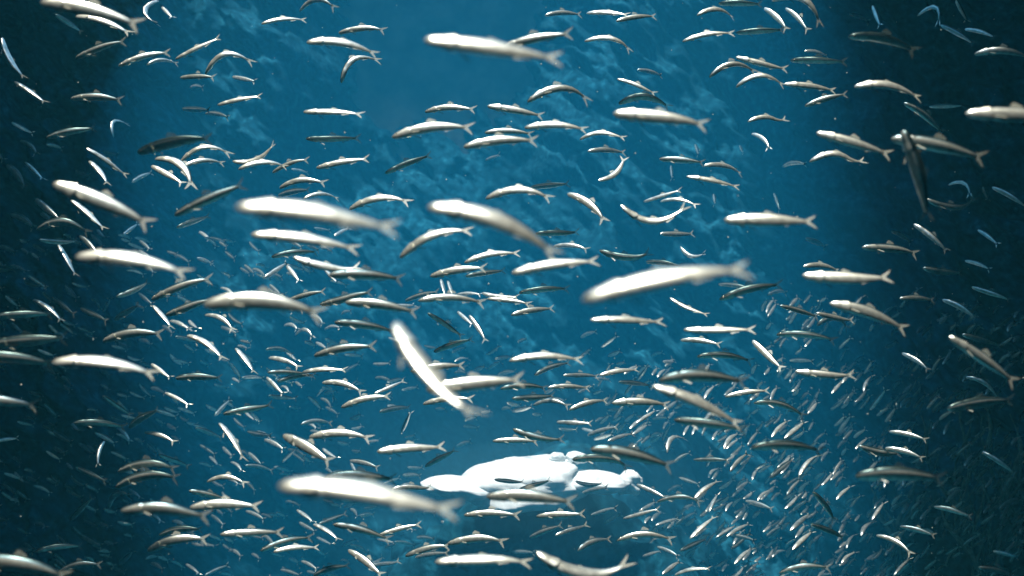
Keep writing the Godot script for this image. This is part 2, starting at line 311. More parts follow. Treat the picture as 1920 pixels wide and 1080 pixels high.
func noise_texture(sd: int, freq: float, octaves: int, colors: Array, offsets: Array, size := 512, normal := false) -> NoiseTexture2D:
	var t := NoiseTexture2D.new()
	t.width = size
	t.height = size
	t.seamless = true
	t.noise = noise(sd, freq, octaves)
	if normal:
		t.as_normal_map = true
		t.bump_strength = 6.0
	elif colors:
		var g := Gradient.new()
		g.offsets = PackedFloat32Array(offsets)
		g.colors = PackedColorArray(colors)
		t.color_ramp = g
	return t


# ---------------------------------------------------------------- materials
func make_materials() -> void:
	rng.seed = 71
	var m := StandardMaterial3D.new()
	m.resource_name = "rock"
	m.albedo_texture = noise_texture(3, 0.012, 6, [Color(0.03, 0.09, 0.12), Color(0.07, 0.22, 0.28), Color(0.10, 0.30, 0.38), Color(0.20, 0.46, 0.54)], [0.2, 0.45, 0.62, 0.85], 1024)
	m.uv1_triplanar = true
	m.uv1_world_triplanar = true
	m.uv1_scale = Vector3(1.3, 1.3, 1.3)
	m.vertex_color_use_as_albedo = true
	m.normal_enabled = true
	m.normal_texture = noise_texture(8, 0.03, 5, [], [], 512, true)
	m.roughness = 1.0
	m.metallic_specular = 0.12
	mats.rock = m
	m = StandardMaterial3D.new()
	m.resource_name = "pale_stone"
	m.albedo_texture = noise_texture(5, 0.02, 5, [Color(0.74, 0.77, 0.78), Color(0.90, 0.92, 0.92)], [0.25, 0.7], 512)
	m.uv1_triplanar = true
	m.uv1_world_triplanar = true
	m.uv1_scale = Vector3(2, 2, 2)
	m.roughness = 0.85
	mats.pale = m
	m = StandardMaterial3D.new()
	m.resource_name = "concrete"
	m.albedo_texture = noise_texture(6, 0.02, 5, [Color(0.20, 0.23, 0.23), Color(0.34, 0.37, 0.36)], [0.25, 0.75], 512)
	m.uv1_triplanar = true
	m.uv1_world_triplanar = true
	m.uv1_scale = Vector3(0.4, 0.4, 0.4)
	m.roughness = 0.95
	mats.concrete = m
	m = StandardMaterial3D.new()
	m.resource_name = "seaweed"
	m.albedo_texture = noise_texture(9, 0.03, 4, [Color(0.22, 0.29, 0.26), Color(0.44, 0.52, 0.46)], [0.25, 0.75], 256)
	m.uv1_triplanar = true
	m.uv1_scale = Vector3(6, 6, 6)
	m.roughness = 0.6
	m.backlight_enabled = true
	m.backlight = Color(0.3, 0.4, 0.32)
	mats.seaweed = m
	m = StandardMaterial3D.new()
	m.resource_name = "speck"
	m.albedo_color = Color(0.72, 0.74, 0.70)
	m.roughness = 0.8
	mats.speck = m
	mats.skin = fish_skin()
	m = StandardMaterial3D.new()
	m.resource_name = "fin"
	m.albedo_texture = fin_texture()
	m.roughness = 0.4
	m.transparency = BaseMaterial3D.TRANSPARENCY_ALPHA
	m.albedo_color = Color(1, 1, 1, 0.27)
	m.backlight_enabled = true
	m.backlight = Color(0.4, 0.4, 0.36)
	mats.fin = m
	m = StandardMaterial3D.new()
	m.resource_name = "eye"
	m.albedo_color = Color(0.80, 0.79, 0.72)
	m.roughness = 0.2
	m.metallic = 0.4
	mats.eye = m
	m = StandardMaterial3D.new()
	m.resource_name = "pupil"
	m.albedo_color = Color(0.03, 0.035, 0.04)
	m.roughness = 0.1
	mats.pupil = m


# skin colours of a sardine: olive back, a bluish seam, silver flank with rows of scales, white belly, and a darker crown. u runs nose to tail, v round the body from the back.
func fish_skin() -> StandardMaterial3D:
	var w := 512
	var h := 256
	var im := Image.create(w, h, false, Image.FORMAT_RGB8)
	var fine := noise(21, 0.09, 3)
	var patch := noise(22, 0.015, 3)
	var back := Color(0.20, 0.25, 0.24)
	var seam := Color(0.30, 0.42, 0.48)
	var flank := Color(0.87, 0.87, 0.82)
	var belly := Color(0.95, 0.94, 0.90)
	for y in h:
		var a := float(y) / h
		var down := (a if a < 0.5 else 1.0 - a) * 2.0          # 0 back, 1 belly
		for x in w:
			var u := float(x) / w
			var wob := down + fine.get_noise_2d(x, y * 2.0) * 0.035
			var c: Color
			if wob < 0.20: c = back
			elif wob < 0.27: c = back.lerp(seam, (wob - 0.20) / 0.07)
			elif wob < 0.34: c = seam.lerp(flank, (wob - 0.27) / 0.07)
			elif wob < 0.75: c = flank
			else: c = flank.lerp(belly, minf(1.0, (wob - 0.75) / 0.15))
			if u > 0.24 and wob > 0.2:
				var row := int(down * 22.0)
				var s := fposmod(u * 46.0 + (0.5 if row % 2 else 0.0), 1.0)
				c = c.lerp(Color(0.62, 0.64, 0.62), clampf(0.34 - absf(s - 0.1) * 2.2, 0.0, 0.34))
			var k := 1.0 + patch.get_noise_2d(x, y) * 0.14 + fine.get_noise_2d(x * 1.7, y * 1.7) * 0.08
			im.set_pixel(x, y, Color(c.r * k, c.g * k, c.b * k))
	var m := StandardMaterial3D.new()
	m.resource_name = "fish_skin"
	m.albedo_texture = ImageTexture.create_from_image(im)
	m.roughness = 0.34
	m.metallic = 0.84
	m.metallic_specular = 0.5
	return m


func fin_texture() -> ImageTexture:
	var im := Image.create(128, 64, false, Image.FORMAT_RGB8)
	var f := noise(30, 0.08, 2)
	for y in 64:
		for x in 128:
			var ray := 0.5 + 0.5 * sin(y * 1.15 + f.get_noise_2d(x * 0.3, y) * 1.5)
			var c := Color(0.60, 0.61, 0.56).lerp(Color(0.80, 0.79, 0.72), ray)
			im.set_pixel(x, y, c)
	return ImageTexture.create_from_image(im)


# ---------------------------------------------------------------- the tank
var n_big := noise(1, 0.45, 3)
var n_streak := noise(2, 1.0, 3)
var n_fine := noise(4, 3.2, 4)
var n_patch := noise(5, 1.3, 4)


func wall_z(x: float, y: float) -> float:
	var edge := 1.30 + (3.7 - y) * 0.13
	var z := -7.5 + (2.2 - y) * 0.5
	z += 0.95 * smoothstep(edge - 0.15, edge + 0.7, x)
	z += 0.55 * smoothstep(-1.5, -2.4, x)
	z -= 0.9 * smoothstep(-1.5, -0.9, x) * smoothstep(0.5, -0.1, x)
	z -= 0.5 * smoothstep(1.9, 1.1, y) * smoothstep(-1.6, -0.6, x) * smoothstep(1.4, 0.9, x)
	z += 0.35 * smoothstep(1.55, 0.9, y) * smoothstep(1.4, 2.0, x)
	var u := x * 0.78 + y * 0.62
	var v := x * 0.62 - y * 0.78
	z += n_big.get_noise_2d(x, y) * 0.26
	var calm := 1.0 - 0.55 * smoothstep(-1.6, -0.9, x) * smoothstep(0.4, -0.2, x)
	z += n_streak.get_noise_2d(u * 3.2, v * 0.75) * 0.15 * calm
	z += absf(n_streak.get_noise_2d(u * 7.0 + 31.0, v * 1.9)) * -0.13 * calm
	z += n_fine.get_noise_2d(u * 1.5, v * 0.9) * 0.16 * calm
	z -= 0.22 * calm * smoothstep(0.22, 0.45, n_streak.get_noise_2d(u * 4.2 + 7.0, v * 1.7 + 3.0))
	return z


func build_tank() -> void:
	# back rock face, one displaced sheet
	var nx := 420
	var ny := 230
	var v := PackedVector3Array()
	var col := PackedColorArray()
	var idx := PackedInt32Array()
	for j in ny + 1:
		for i in nx + 1:
			var x := lerpf(-4.6, 4.6, float(i) / nx)
			var y := lerpf(-0.2, 4.5, float(j) / ny)
			v.append(Vector3(x, y, wall_z(x, y)))
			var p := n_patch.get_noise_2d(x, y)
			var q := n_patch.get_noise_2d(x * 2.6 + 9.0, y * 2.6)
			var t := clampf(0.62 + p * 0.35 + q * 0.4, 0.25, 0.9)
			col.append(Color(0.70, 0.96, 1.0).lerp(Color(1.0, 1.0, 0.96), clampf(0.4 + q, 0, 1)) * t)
	for j in ny:
		for i in nx:
			var a := j * (nx + 1) + i
			idx.append_array(PackedInt32Array([a, a + nx + 1, a + 1, a + 1, a + nx + 1, a + nx + 2]))
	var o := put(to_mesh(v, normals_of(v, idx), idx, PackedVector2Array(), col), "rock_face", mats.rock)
	tag(o, "rough teal-grey rock face behind the shoal", "rock face", "", "structure")
	# floor
	v = PackedVector3Array()
	col = PackedColorArray()
	idx = PackedInt32Array()
	for j in 61:
		for i in 71:
			var x := lerpf(-4.7, 4.7, i / 70.0)
			var z := lerpf(2.2, -8.9, j / 60.0)
			v.append(Vector3(x, n_big.get_noise_2d(x * 2.0, z * 2.0) * 0.18, z))
			col.append(Color(0.7, 0.8, 0.8))
	for j in 60:
		for i in 70:
			var a := j * 71 + i
			idx.append_array(PackedInt32Array([a, a + 71, a + 1, a + 1, a + 71, a + 72]))
	o = put(to_mesh(v, normals_of(v, idx), idx, PackedVector2Array(), col), "tank_floor", mats.rock)
	tag(o, "dim uneven rock floor of the tank", "floor", "", "structure")
	# concrete shell and roof with the open well the daylight falls through
	var st := SurfaceTool.new()
	st.begin(Mesh.PRIMITIVE_TRIANGLES)
	box_into(st, Vector3(-5.1, -0.6, -9.4), Vector3(-4.5, 4.6, 2.6))
	box_into(st, Vector3(4.5, -0.6, -9.4), Vector3(5.1, 4.6, 2.6))
	box_into(st, Vector3(-4.5, -0.6, 2.1), Vector3(4.5, 4.6, 2.6))
	box_into(st, Vector3(-4.5, -0.6, -9.4), Vector3(4.5, 4.6, -9.0))
	o = put(st.commit(), "tank_wall", mats.concrete)
	tag(o, "dark concrete shell round the tank", "wall", "", "structure")
	st = SurfaceTool.new()
	st.begin(Mesh.PRIMITIVE_TRIANGLES)
	# the well widens towards the back: front edge, back edge, and its two sides
	var fl := Vector2(-1.15, 1.0)
	var fr := Vector2(0.45, 1.0)
	var bl := Vector2(-2.15, -8.8)
	var br := Vector2(1.2, -8.8)
	prism_into(st, [Vector2(-5.1, 2.6), Vector2(-5.1, -9.4), Vector2(bl.x, -9.4), bl, fl, Vector2(fl.x, 2.6)], 4.602, 4.9)
	prism_into(st, [Vector2(5.1, -9.4), Vector2(5.1, 2.6), Vector2(fr.x, 2.6), fr, br, Vector2(br.x, -9.4)], 4.602, 4.9)
	prism_into(st, [Vector2(fl.x, 2.6), fl, fr, Vector2(fr.x, 2.6)], 4.602, 4.9)
	prism_into(st, [bl, Vector2(bl.x, -9.4), Vector2(br.x, -9.4), br], 4.602, 4.9)
	st.generate_normals()
	o = put(st.commit(), "tank_roof", mats.concrete)
	tag(o, "dark roof over the tank with an open well", "roof", "", "structure")


# cloudier water hanging in the middle of the tank, where the light falls
func build_water() -> void:
	var f := FogVolume.new()
	f.name = "cloudy_water"
	f.shape = RenderingServer.FOG_VOLUME_SHAPE_ELLIPSOID
	f.size = Vector3(3.25, 4.2, 3.0)
	f.position = Vector3(0.0, 2.05, -5.1)
	var m := FogMaterial.new()
	m.density = 0.100
	m.albedo = Color(0.05, 0.64, 0.92)
	f.material = m
	add_child(f)
	tag(f, "cloudy blue water in the middle of the tank", "water", "", "stuff")
	for part in [[Vector3(1.7, 0.95, 1.1), 0.05], [Vector3(1.25, 0.55, 0.8), 0.07], [Vector3(0.85, 0.34, 0.6), 0.2]]:
		f = FogVolume.new()
		f.name = numbered("silt_cloud")
		f.shape = RenderingServer.FOG_VOLUME_SHAPE_ELLIPSOID
		f.size = part[0]
		f.position = at(Vector2(985, 912), 4.95)
		m = FogMaterial.new()
		m.density = part[1]
		m.albedo = Color(0.50, 0.84, 0.97)
		f.material = m
		add_child(f)
		tag(f, "milky silt hanging over the white slab", "silt", "milky silt over the slab", "stuff")


func boulder(sd: int, size: Vector3, rough: float, square := 0.78, rings := 28, segs := 40) -> ArrayMesh:
	var f := noise(sd, 1.1, 4 if square < 0.9 else 2)
	var v := PackedVector3Array()
	var idx := PackedInt32Array()
	var col := PackedColorArray()
	for j in rings + 1:
		var th := PI * j / rings
		for i in segs + 1:
			var ph := TAU * (i % segs) / segs
			var d := Vector3(sin(th) * cos(ph), cos(th), sin(th) * sin(ph))
			var r := 1.0 + f.get_noise_3dv(d * 0.9) * rough + f.get_noise_3dv(d * 2.6) * rough * 0.22
			d = Vector3(signf(d.x) * pow(absf(d.x), square), signf(d.y) * pow(absf(d.y), square), signf(d.z) * pow(absf(d.z), square))
			v.append(d * r * size)
			var t := clampf(0.75 + f.get_noise_3dv(d * 2.2) * 0.5, 0.3, 1.1)
			col.append(Color(0.75 * t, 0.98 * t, 0.98 * t))
	for j in rings:
		for i in segs:
			var a := j * (segs + 1) + i
			idx.append_array(PackedInt32Array([a, a + segs + 1, a + 1, a + 1, a + segs + 1, a + segs + 2]))
	var n := normals_of(v, idx)
	for j in rings + 1:                                # close the seam
		var a := j * (segs + 1)
		var m := (n[a] + n[a + segs]).normalized()
		n[a] = m
		n[a + segs] = m
	return to_mesh(v, n, idx, PackedVector2Array(), col)


func stone(called: String, px: Vector2, depth: float, size: Vector3, sd: int, rough: float, m: Material, label: String, group: String, turn := Vector3.ZERO) -> void:
	var o := put(boulder(sd, size, rough, 1.0 if m == mats.pale else 0.78), called, m)
	o.position = at(px, depth)
	o.rotation_degrees = turn
	tag(o, label, "stone", group)


func build_stones() -> void:
	# the rock stack that carries the pale slab
	stone("rock_stack", Vector2(990, 1215), 5.35, Vector3(0.72, 0.62, 0.42), 40, 0.45, mats.rock, "dark rock stack under the glowing white slab", "rocks on the tank floor")
	var g := "sunlit white stones on the rock stack"
	stone("white_slab", Vector2(985, 905), 5.05, Vector3(0.25, 0.088, 0.24), 41, 0.26, mats.pale, "glowing sunlit white stone slab at lower centre, biggest of the white stones", g, Vector3(5, 10, 3))
	stone("white_stone", Vector2(868, 915), 5.0, Vector3(0.15, 0.042, 0.20), 42, 0.12, mats.pale, "low white stone adjoining the left end of the white slab", g, Vector3(-4, 0, -6))
	stone("white_stone", Vector2(1112, 903), 5.03, Vector3(0.13, 0.040, 0.17), 43, 0.12, mats.pale, "flat white stone adjoining the right end of the white slab", g, Vector3(0, 20, -2))
	stone("white_stone", Vector2(1045, 858), 5.06, Vector3(0.030, 0.020, 0.03), 44, 0.2, mats.pale, "small round white stone on top of the slab", g)
	stone("white_stone", Vector2(1083, 858), 5.06, Vector3(0.042, 0.022, 0.04), 45, 0.2, mats.pale, "small flat white stone on the slab's right shoulder", g, Vector3(0, 0, -8))
	stone("white_stone", Vector2(1180, 905), 5.1, Vector3(0.050, 0.045, 0.06), 46, 0.3, mats.pale, "last white stone at the right end of the row", g)
	g = "rocks on the tank floor"
	stone("boulder", Vector2(1755, 1065), 6.1, Vector3(0.30, 0.38, 0.25), 51, 0.35, mats.rock, "grey-teal boulder at the bottom, in the lower right corner", g)
	stone("boulder", Vector2(1600, 1010), 6.25, Vector3(0.20, 0.34, 0.20), 52, 0.35, mats.rock, "dim rounded boulder left of the lower right corner boulder", g)
	stone("boulder", Vector2(1900, 1000), 6.0, Vector3(0.22, 0.42, 0.22), 53, 0.35, mats.rock, "boulder at the right edge behind hanging seaweed", g)


func build_seaweed() -> void:
	rng.seed = 15
	var spots := [[1868, 985, 5.7, "straggly grey seaweed hanging at the right edge, nearest the corner"], [1905, 930, 5.65, "straggly grey seaweed cut off by the right edge"], [1800, 930, 5.75, "thin grey seaweed above the lower right boulder"], [1690, 1010, 5.85, "short seaweed tuft left of the lower right boulder"], [1840, 1045, 5.6, "low seaweed tuft at the bottom right"]]
	for s in spots:
		var root := Node3D.new()
		root.name = numbered("seaweed")
		add_child(root)
		var p := at(Vector2(s[0], s[1] + 60), s[2])
		root.position = p
		tag(root, s[3], "seaweed", "seaweed on the lower right rocks")
		for b in 6:
			put(blade(rng.randf_range(0.26, 0.55), rng.randf_range(0.004, 0.011), rng.randf_range(-0.45, 0.45), rng.randf_range(0, TAU)), "blade", mats.seaweed, root)


func blade(length: float, width: float, lean: float, turn: float) -> ArrayMesh:
	var v := PackedVector3Array()
	var idx := PackedInt32Array()
	var n := 18
	for i in n + 1:
		var t := float(i) / n
		var c := Vector3(lean * length * t + sin(t * 7.0 + turn) * 0.022, length * t, cos(t * 5.0 + turn) * 0.03)
		var w := width * (0.35 + sin(PI * minf(1.0, t * 0.94 + 0.06))) * (1.0 + 0.3 * sin(t * 31.0 + turn))
		var side := Vector3(cos(turn + t * 2.0), 0.2, sin(turn + t * 2.0)).normalized() * w
		var out := Vector3(-sin(turn + t * 2.0), 0, cos(turn + t * 2.0)) * 0.003
		v.append_array(PackedVector3Array([c - side, c + out, c + side, c - out]))
	for i in n:
		for k in 4:
			var a := i * 4 + k
			var b := i * 4 + (k + 1) % 4
			idx.append_array(PackedInt32Array([a, a + 4, b, b, a + 4, b + 4]))
	return to_mesh(v, normals_of(v, idx), idx)


# ---------------------------------------------------------------- fish
const PROFILE := [[0.0, 0.004, 0.004], [0.012, 0.024, 0.017], [0.04, 0.042, 0.030], [0.09, 0.055, 0.038], [0.15, 0.063, 0.044], [0.205, 0.069, 0.049], [0.225, 0.065, 0.045], [0.30, 0.073, 0.050], [0.40, 0.076, 0.052], [0.50, 0.074, 0.049], [0.60, 0.067, 0.043], [0.70, 0.054, 0.034], [0.79, 0.039, 0.023], [0.85, 0.029, 0.014], [0.885, 0.024, 0.007], [0.90, 0.004, 0.002]]


class Swimmer:
	var length := 1.0
	var arch := 0.0
	var flick := 0.0
	var wave := 0.0
	var roll := 0.0
	var side := 1.0
	var stout := 1.0

	func spine(t: float) -> Vector3:
		var s := maxf(0.0, (t - 0.66) / 0.34)
		return Vector3((t - 0.5), side * (arch * 4.0 * t * (1.0 - t) + flick * (s * s - t * 0.4) + wave * sin(TAU * t) * t), 0) * length

	func frame(t: float) -> Array:
		var d := (spine(t + 0.01) - spine(t - 0.01)).normalized()
		var n := Vector3(-d.y, d.x, 0) * side
		var up := n * cos(roll) + Vector3(0, 0, 1) * sin(roll)
		return [spine(t), d, up, d.cross(up)]

	# t along, up and out as shares of the length
	func point(t: float, up: float, out: float) -> Vector3:
		var f := frame(t)
		return f[0] + (f[2] * up + f[3] * out) * length


func profile(t: float) -> Vector2:
	for k in range(1, PROFILE.size()):
		if t <= PROFILE[k][0]:
			var a: Array = PROFILE[k - 1]
			var b: Array = PROFILE[k]
			var s: float = (t - a[0]) / (b[0] - a[0])
			return Vector2(lerpf(a[1], b[1], s), lerpf(a[2], b[2], s))
	return Vector2(0.004, 0.002)


func body_into(s: Swimmer, ts: PackedFloat32Array, segs: int, v: PackedVector3Array, n: PackedVector3Array, uv: PackedVector2Array, idx: PackedInt32Array, place := Transform3D()) -> void:
	var start := v.size()
	for j in ts.size():
		var t := ts[j]
		var f := s.frame(t)
		var p := profile(t) * s.stout
		var q := (profile(minf(0.9, t + 0.02)) - profile(maxf(0.0, t - 0.02))) / 0.04
		for i in segs + 1:
			var a := TAU * i / segs
			var ca := cos(a)
			var sa := sin(a)
			var hh := p.x * (0.92 if ca > 0 else 1.08)
			var ww := p.y * (1.0 - 0.22 * maxf(0.0, -ca) * absf(ca))
			v.append(place * (f[0] + (f[2] * hh * ca + f[3] * ww * sa) * s.length))
			var nn: Vector3 = (f[2] * ca * ww + f[3] * sa * hh).normalized()
			n.append((place.basis * (nn - f[1] * (absf(ca) * q.x + absf(sa) * q.y))).normalized())
			uv.append(Vector2(t / 0.9, float(i) / segs))
	for j in ts.size() - 1:
		for i in segs:
			var a := start + j * (segs + 1) + i
			idx.append_array(PackedInt32Array([a, a + segs + 1, a + 1, a + 1, a + segs + 1, a + segs + 2]))


func rings(count: int) -> PackedFloat32Array:
	var ts := PackedFloat32Array()
	if count <= 9:
		ts = PackedFloat32Array([0.0, 0.03, 0.12, 0.22, 0.4, 0.6, 0.76, 0.86, 0.9])
	elif count <= 16:
		ts = PackedFloat32Array([0.0, 0.012, 0.04, 0.09, 0.15, 0.205, 0.225, 0.3, 0.4, 0.5, 0.6, 0.7, 0.79, 0.85, 0.885, 0.9])
	else:
		for k in range(1, PROFILE.size()):
			var a: float = PROFILE[k - 1][0]
			var b: float = PROFILE[k][0]
			var m := 3 if b - a > 0.04 else 1
			for i in m:
				ts.append(lerpf(a, b, float(i) / m))
		ts.append(0.9)
	return ts


# a thin fin with rounded faces: outline points are (along, up) or (along, up, out) shares of the length
func fin_into(s: Swimmer, outline: Array, thick: float, v: PackedVector3Array, n: PackedVector3Array, uv: PackedVector2Array, idx: PackedInt32Array, place := Transform3D()) -> void:
	var flat := PackedVector2Array()
	for p in outline: flat.append(Vector2(p.x, p.y if not p is Vector3 else p.y + p.z * 0.3))
	var tri := Geometry2D.triangulate_polygon(flat)
	if tri.is_empty(): return
	var c := outline.size()
	var pts := PackedVector3Array()
	for p in outline:
		pts.append(s.point(p.x, p.y, p.z if p is Vector3 else 0.0))
	var across := (pts[tri[1]] - pts[tri[0]]).cross(pts[tri[2]] - pts[tri[0]]).normalized()
	for face in [1.0, -1.0]:
		var start := v.size()
		for k in c:
			v.append(place * (pts[k] + across * face * thick * s.length))
			n.append((place.basis * across * face).normalized())
			uv.append(Vector2(outline[k].x * 4.0, outline[k].y * 4.0))
		for k in range(0, tri.size(), 3):
			if face > 0: idx.append_array(PackedInt32Array([start + tri[k], start + tri[k + 2], start + tri[k + 1]]))
			else: idx.append_array(PackedInt32Array([start + tri[k], start + tri[k + 1], start + tri[k + 2]]))
	var first := v.size() - 2 * c
	for k in c:
		var a := first + k
		var b := first + (k + 1) % c
		idx.append_array(PackedInt32Array([a, b, a + c, b, b + c, a + c]))


const TAIL := [Vector2(0.855, 0.021), Vector2(0.89, 0.032), Vector2(0.94, 0.062), Vector2(1.0, 0.098), Vector2(0.975, 0.055), Vector2(0.935, 0.014), Vector2(0.925, 0.0), Vector2(0.935, -0.014), Vector2(0.975, -0.055), Vector2(1.0, -0.098), Vector2(0.94, -0.062), Vector2(0.89, -0.032), Vector2(0.855, -0.021)]
const BACK_FIN := [Vector2(0.42, 0.07), Vector2(0.44, 0.105), Vector2(0.465, 0.128), Vector2(0.50, 0.112), Vector2(0.54, 0.092), Vector2(0.555, 0.064)]
const ANAL_FIN := [Vector2(0.64, -0.058), Vector2(0.66, -0.09), Vector2(0.70, -0.07), Vector2(0.76, -0.052), Vector2(0.77, -0.034)]


func fin(s: Swimmer, called: String, outline: Array, thick: float, parent: Node3D) -> void:
	var v := PackedVector3Array()
	var n := PackedVector3Array()
	var uv := PackedVector2Array()
	var idx := PackedInt32Array()
	fin_into(s, outline, thick, v, n, uv, idx)
	put(to_mesh(v, n, idx, uv), called, mats.fin, parent)


func ball(center: Vector3, across: Vector3, r: float, flat: float, rings_ := 8, segs := 12) -> ArrayMesh:
	var b := Basis(Quaternion(Vector3.UP, across.normalized()))
	var v := PackedVector3Array()
	var n := PackedVector3Array()
	var idx := PackedInt32Array()
	for j in rings_ + 1:
		var th := PI * j / rings_
		for i in segs + 1:
			var ph := TAU * i / segs
			var d := Vector3(sin(th) * cos(ph), cos(th), sin(th) * sin(ph))
			v.append(center + b * (d * Vector3(r, r * flat, r)))
			n.append(b * (d * Vector3(1, 1.0 / flat, 1)).normalized())
	for j in rings_:
		for i in segs:
			var a := j * (segs + 1) + i
			idx.append_array(PackedInt32Array([a, a + segs + 1, a + 1, a + 1, a + segs + 1, a + segs + 2]))
	return to_mesh(v, n, idx)


func gill_plate(s: Swimmer, out: float) -> ArrayMesh:
	# a curved plate proud of the cheek, with a free hind edge
	var v := PackedVector3Array()
	var idx := PackedInt32Array()
	var na := 8
	var nt := 6
	for j in nt + 1:
		for i in na + 1:
			var a := lerpf(0.30, 0.86, float(i) / na) * PI
			var back := 0.232 - 0.030 * pow(absf(float(i) / na - 0.45) * 2.0, 2.0)
			var t := lerpf(0.135, back, float(j) / nt)
			var p := profile(minf(t, 0.205)) * s.stout
			var k := 1.02 + 0.13 * float(j) / nt
			v.append(s.point(t, p.x * cos(a) * k * (0.92 if cos(a) > 0 else 1.08), out * p.y * sin(a) * k))
	for j in nt:
		for i in na:
			var a := j * (na + 1) + i
			if out > 0: idx.append_array(PackedInt32Array([a, a + 1, a + na + 1, a + 1, a + na + 2, a + na + 1]))
			else: idx.append_array(PackedInt32Array([a, a + na + 1, a + 1, a + 1, a + na + 1, a + na + 2]))
	var nn := normals_of(v, idx)
	var uv := PackedVector2Array()
	for k in v.size(): uv.append(Vector2(0.2, 0.3 if out > 0 else 0.7))
	return to_mesh(v, nn, idx, uv)


# one fish of the list: its swimmer and its place
func swimmer_of(row: Array, r: RandomNumberGenerator) -> Array:
	var a := Vector2(row[0], row[1])
	var b := Vector2(row[2], row[3])
	var px := a.distance_to(b)
	var tone: float = row[5] / 10.0
	var per := 2.0 * tan(deg_to_rad(FOV) / 2.0) / PHOTO.y       # metres across one photo pixel at one metre
	var size := r.randf_range(0.115, 0.135)
	var yaw := deg_to_rad(r.randf_range(-1, 1) * (5.0 if px > 150 else 16.0))
	if absf(b.y - a.y) > 0.5 * px and tone >= 1.2 and absf(a.x - 960.0) < 700.0:      # steep ones lie back, so that the side one sees faces up
		yaw = deg_to_rad(-38.0 if b.y > a.y else 38.0)
	if CLOSER.has(Vector2i(row[0], row[1])): size *= CLOSER[Vector2i(row[0], row[1])]
	var depth := size * cos(yaw) / (px * per)
	if depth > 3.6:                                              # short ones are partly turned away rather than ever farther
		var want := 3.6 + (depth - 3.6) * 0.33
		want = minf(want, r.randf_range(5.2, 5.9))
		var c := want * px * per / size
		yaw = acos(clampf(c, 0.35, 0.98)) * ((-1.0 if b.y > a.y else 1.0) if absf(b.y - a.y) > 0.4 * px and tone >= 1.2 else (1.0 if r.randf() < 0.5 else -1.0))
		size = want * px * per / cos(yaw)
		depth = want
	var dz := sin(yaw) * size
	var p := at(a, depth - dz / 2.0)
	var q := at(b, depth + dz / 2.0)
	var mid := (p + q) / 2.0
	var x := (q - p).normalized()
	var z := (EYE - mid).normalized()
	var y := z.cross(x).normalized()
	z = x.cross(y).normalized()
	var s := Swimmer.new()
	s.length = p.distance_to(q)
	s.side = 1.0 if y.y >= -0.02 else -1.0
	s.arch = row[4] / 100.0 * 1.2 + r.randf_range(-0.01, 0.02)
	s.flick = (row[6] / 100.0) if row.size() > 6 else r.randf_range(-0.02, 0.02)
	s.wave = r.randf_range(-0.012, 0.012)
	# bright ones show a flank rolled up to the light, dark ones hang upright or lean over
	var rise := deg_to_rad(lerpf(-22.0, 55.0, pow(clampf(tone / 3.0, 0.0, 1.1), 1.15)) + r.randf_range(-5, 5))
	s.roll = -asin(clampf(sin(rise) / maxf(0.35, absf(y.y)), -0.82, 0.82))
	s.stout = r.randf_range(0.90, 1.10) if px > 150 else r.randf_range(0.76, 1.0)
	return [s, Transform3D(Basis(x, y, z), mid), px]


func build_fish(row: Array, r: RandomNumberGenerator) -> Node3D:
	var got := swimmer_of(row, r)
	var s: Swimmer = got[0]
	var px: float = got[2]
	var root := Node3D.new()
	root.name = numbered("silver_fish")
	add_child(root)
	root.transform = got[1]
	var v := PackedVector3Array()
	var n := PackedVector3Array()
	var uv := PackedVector2Array()
	var idx := PackedInt32Array()
	body_into(s, rings(30 if px > 125 else 16), 22 if px > 125 else 14, v, n, uv, idx)
	put(to_mesh(v, n, idx, uv), "body", mats.skin, root)
	fin(s, "tail_fin", TAIL, 0.0018, root)
	if px > 62:
		fin(s, "back_fin", BACK_FIN, 0.0015, root)
	if px > 80:
		fin(s, "anal_fin", ANAL_FIN, 0.0015, root)
		for o in [1.0, -1.0]:
			fin(s, "side_fin", [Vector3(0.245, -0.050, 0.034 * o), Vector3(0.262, -0.060, 0.052 * o), Vector3(0.335, -0.092, 0.085 * o), Vector3(0.345, -0.080, 0.075 * o), Vector3(0.275, -0.046, 0.040 * o)], 0.0018, root)
	if px > 95:
		for o in [1.0, -1.0]:
			var c := s.point(0.068, 0.008, 0.0215 * o * s.stout)
			var f := s.frame(0.068)
			var e := put(ball(c, f[3] * o, 0.019 * s.length, 0.6), "eye", mats.eye, root)
			put(ball(c + f[3] * o * 0.0075 * s.length, f[3] * o, 0.0105 * s.length, 0.5, 6, 10), "pupil", mats.pupil, e)
			put(gill_plate(s, o), "gill_cover", mats.skin, root)
	return root


func look_of(row: Array) -> String:
	var tone: int = row[5]
	var arch: int = row[4]
	var dx: float = row[2] - row[0]
	var dy: float = row[3] - row[1]
	var steep := rad_to_deg(atan2(absf(dy), absf(dx)))
	var b := "white" if tone >= 25 else "silvery" if tone >= 15 else "grey" if tone >= 8 else "dark"
	var sh := "arched" if arch >= 10 else "sagging" if arch <= -10 else "steep" if steep > 35 else "slanting" if steep > 12 else "level"
	return b + " " + sh + " fish"


